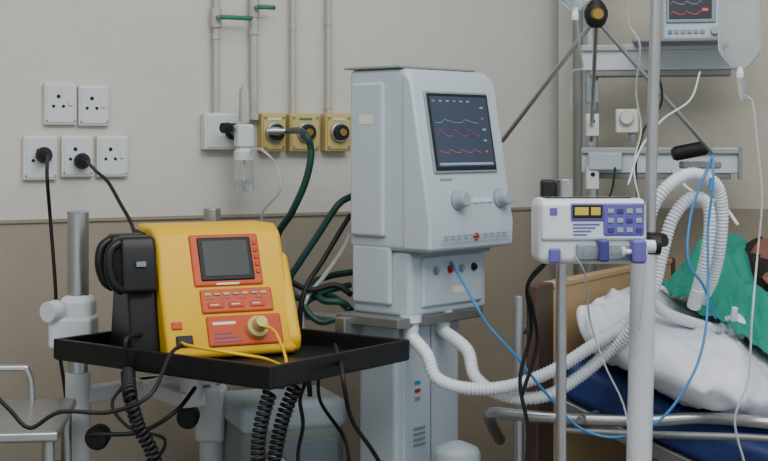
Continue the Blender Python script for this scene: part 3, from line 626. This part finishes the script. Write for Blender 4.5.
def skinned(name,verts,edges,rad,m,par,rootv=0):
    me=bpy.data.meshes.new(name); me.from_pydata([tuple(q) for q in verts],edges,[]); o=bpy.data.objects.new(name,me); bpy.context.scene.collection.objects.link(o); o.parent=par
    me.materials.append(M[m]); sk=o.modifiers.new('skin','SKIN'); sk.use_smooth_shade=True
    for i,rr in enumerate(rad):
        dd=me.skin_vertices[0].data[i]; dd.radius=(rr,rr); dd.use_root=(i==rootv)
    sb=o.modifiers.new('sub','SUBSURF'); sb.levels=2; sb.render_levels=2; return o
bv=[(1.11,.40,.87),(.91,.40,.9),(.74,.40,.93),(.61,.40,.975),(.52,.405,1.03),(.44,.405,1.085),
    (.66,.56,.93),(.86,.61,.87),(1.09,.59,.85),(.66,.24,.93),(.86,.18,.87),(1.09,.20,.85),
    (1.16,.49,.87),(1.47,.50,.88),(1.78,.50,.83),(1.16,.31,.87),(1.47,.30,.88),(1.78,.30,.83)]
be=[(0,1),(1,2),(2,3),(3,4),(4,5),(3,6),(6,7),(7,8),(3,9),(9,10),(10,11),(0,12),(12,13),(13,14),(0,15),(15,16),(16,17)]
br=[.12,.11,.12,.085,.055,.05,.06,.042,.03,.06,.042,.03,.085,.06,.04,.085,.06,.04]
skinned('body',bv,be,br,'skin',pt)
for s_,y0 in ((1,.59),(-1,.20)):
    for k_ in range(5):
        if k_<4:
            yy=y0+(-.027+.018*k_); ln=[.075,.085,.08,.062][k_]; sweep('finger_%d'%k_,[(1.14,yy,.845),(1.18,yy,.85),(1.18+ln*.5,yy,.848),(1.18+ln,yy,.835)],.008,'skin',pt)
        else: sweep('thumb',[(1.12,y0-s_*.03,.845),(1.15,y0-s_*.05,.845),(1.18,y0-s_*.055,.84)],.009,'skin',pt)
    cbox('palm',(1.14,y0,.845),(.09,.078,.026),'skin',pt,.012)
def cloth(name,par,x0,x1,y0,y1,hf,m,nx=90,ny=80,th=.004,mask=None):
    V=[];Fc=[]
    for i in range(nx+1):
        for j in range(ny+1):
            V.append(Vector(hf(x0+(x1-x0)*i/nx,y0+(y1-y0)*j/ny)))
    for i in range(nx):
        for j in range(ny):
            q_=i*(ny+1)+j
            xm=x0+(x1-x0)*(i+.5)/nx; ym=y0+(y1-y0)*(j+.5)/ny
            if mask and not mask(xm,ym): continue
            Fc.append((q_,q_+1,q_+ny+2,q_+ny+1))
    o=mk(name,V,Fc,m,par,True); s_=o.modifiers.new('solid','SOLIDIFY'); s_.thickness=th; s_.offset=1; return o
def folds(x,y,s=1):
    return s*(.012*noise.noise(Vector((x*9,y*5,.3)))+.012*abs(noise.noise(Vector((x*18,y*9+x*10,2.2))))+.006*noise.noise(Vector((x*34,y*30,5))))
tw=root('surgical_drape',bd.location,BR)
def ptop(x,y):
    a=abs((x-.255)/.235); b=abs((y-.275)/.345)
    e=max(0,1-a**3.4)*max(0,1-b**4)
    return mz(x)+.088+.080*e**.5 if e>0 else mz(x)
def hf(x,y):
    base=max(ptop(x,y),mz(x)+.01)
    m1=.15*math.exp(-((x-.295)/.085)**4-((y-.42)/.16)**4)
    m2=.085*math.exp(-((x-.44)/.16)**4-((y-.29)/.05)**4)
    m3=.03*math.exp(-((x-.2)/.06)**2-((y-.3)/.1)**2)
    return (x+.014*noise.noise(Vector((x*6,y*7,1))),y+.014*noise.noise(Vector((x*7,y*7,9))),base+max(m1,m2)+m3+folds(x,y,2.6)+.022)
def msk(x,y):
    if ((x-.455)/.08)**2+((y-.43)/.10)**2<1: return False
    edge=.15+.04*noise.noise(Vector((x*9,0,4)))
    return y>edge and x>.175+.06*noise.noise(Vector((y*7,0,0)))+max(0,.24-y)*.5
cloth('drape_head',tw,.1,.56,.05,.66,hf,'drape',130,120,mask=msk)
def hs(x,y):
    prof_=.16*math.exp(-((y-.40)/.24)**4)*(1 if x<1.1 else .8)+.02
    e=min(1,max(0,(x-.48)/.06)); z=mz(x)+prof_*(.75+.25*e)
    if y<.03: z=mz(x)-(.03-y)*3
    if y>.74: z=mz(x)-(y-.74)*3
    return (x,min(max(y,-.012),.782),z+folds(x,y,1.2))
cloth('body_sheet',tw,.54,1.84,-.05,.82,hs,'sheetw',120,80)

# ---------------- LIGHTS ----------------
def lamp(x,y,rz,pw,size=(1.8,1.0)):
    r=root('ceiling_light',(x,y,3),rz)
    box('fixture',(-.62,.62),(-.12,.12),(-.06,0),'white',r,.01)
    for s_ in (-.05,.05): cyl('tube',(-.58,s_,-.075),(.58,s_,-.075),.013,'lamp',r)
    l=bpy.data.lights.new('area','AREA'); l.shape='RECTANGLE'; l.size=size[0]; l.size_y=size[1]; l.energy=pw; l.color=(1,.985,.965)
    o=bpy.data.objects.new('area_lamp',l); bpy.context.scene.collection.objects.link(o); o.parent=r; o.location=(0,0,-.11)
lamp(.9,1.3,.1,48); lamp(-1.0,.7,.1,40); lamp(.3,2.4,.3,18)
wd_=bpy.data.worlds.new('World'); bpy.context.scene.world=wd_; wd_.use_nodes=True
wd_.node_tree.nodes['Background'].inputs[0].default_value=(.86,.92,1,1); wd_.node_tree.nodes['Background'].inputs[1].default_value=.75
cam=bpy.data.cameras.new('camera'); co=bpy.data.objects.new('camera',cam); bpy.context.scene.collection.objects.link(co)
co.location=(0,0,CH); co.rotation_euler=(math.pi/2,0,0); cam.sensor_width=36; cam.lens=F/768*36; cam.shift_y=-(230.5-HY)/768; cam.clip_start=.05
bpy.context.scene.camera=co
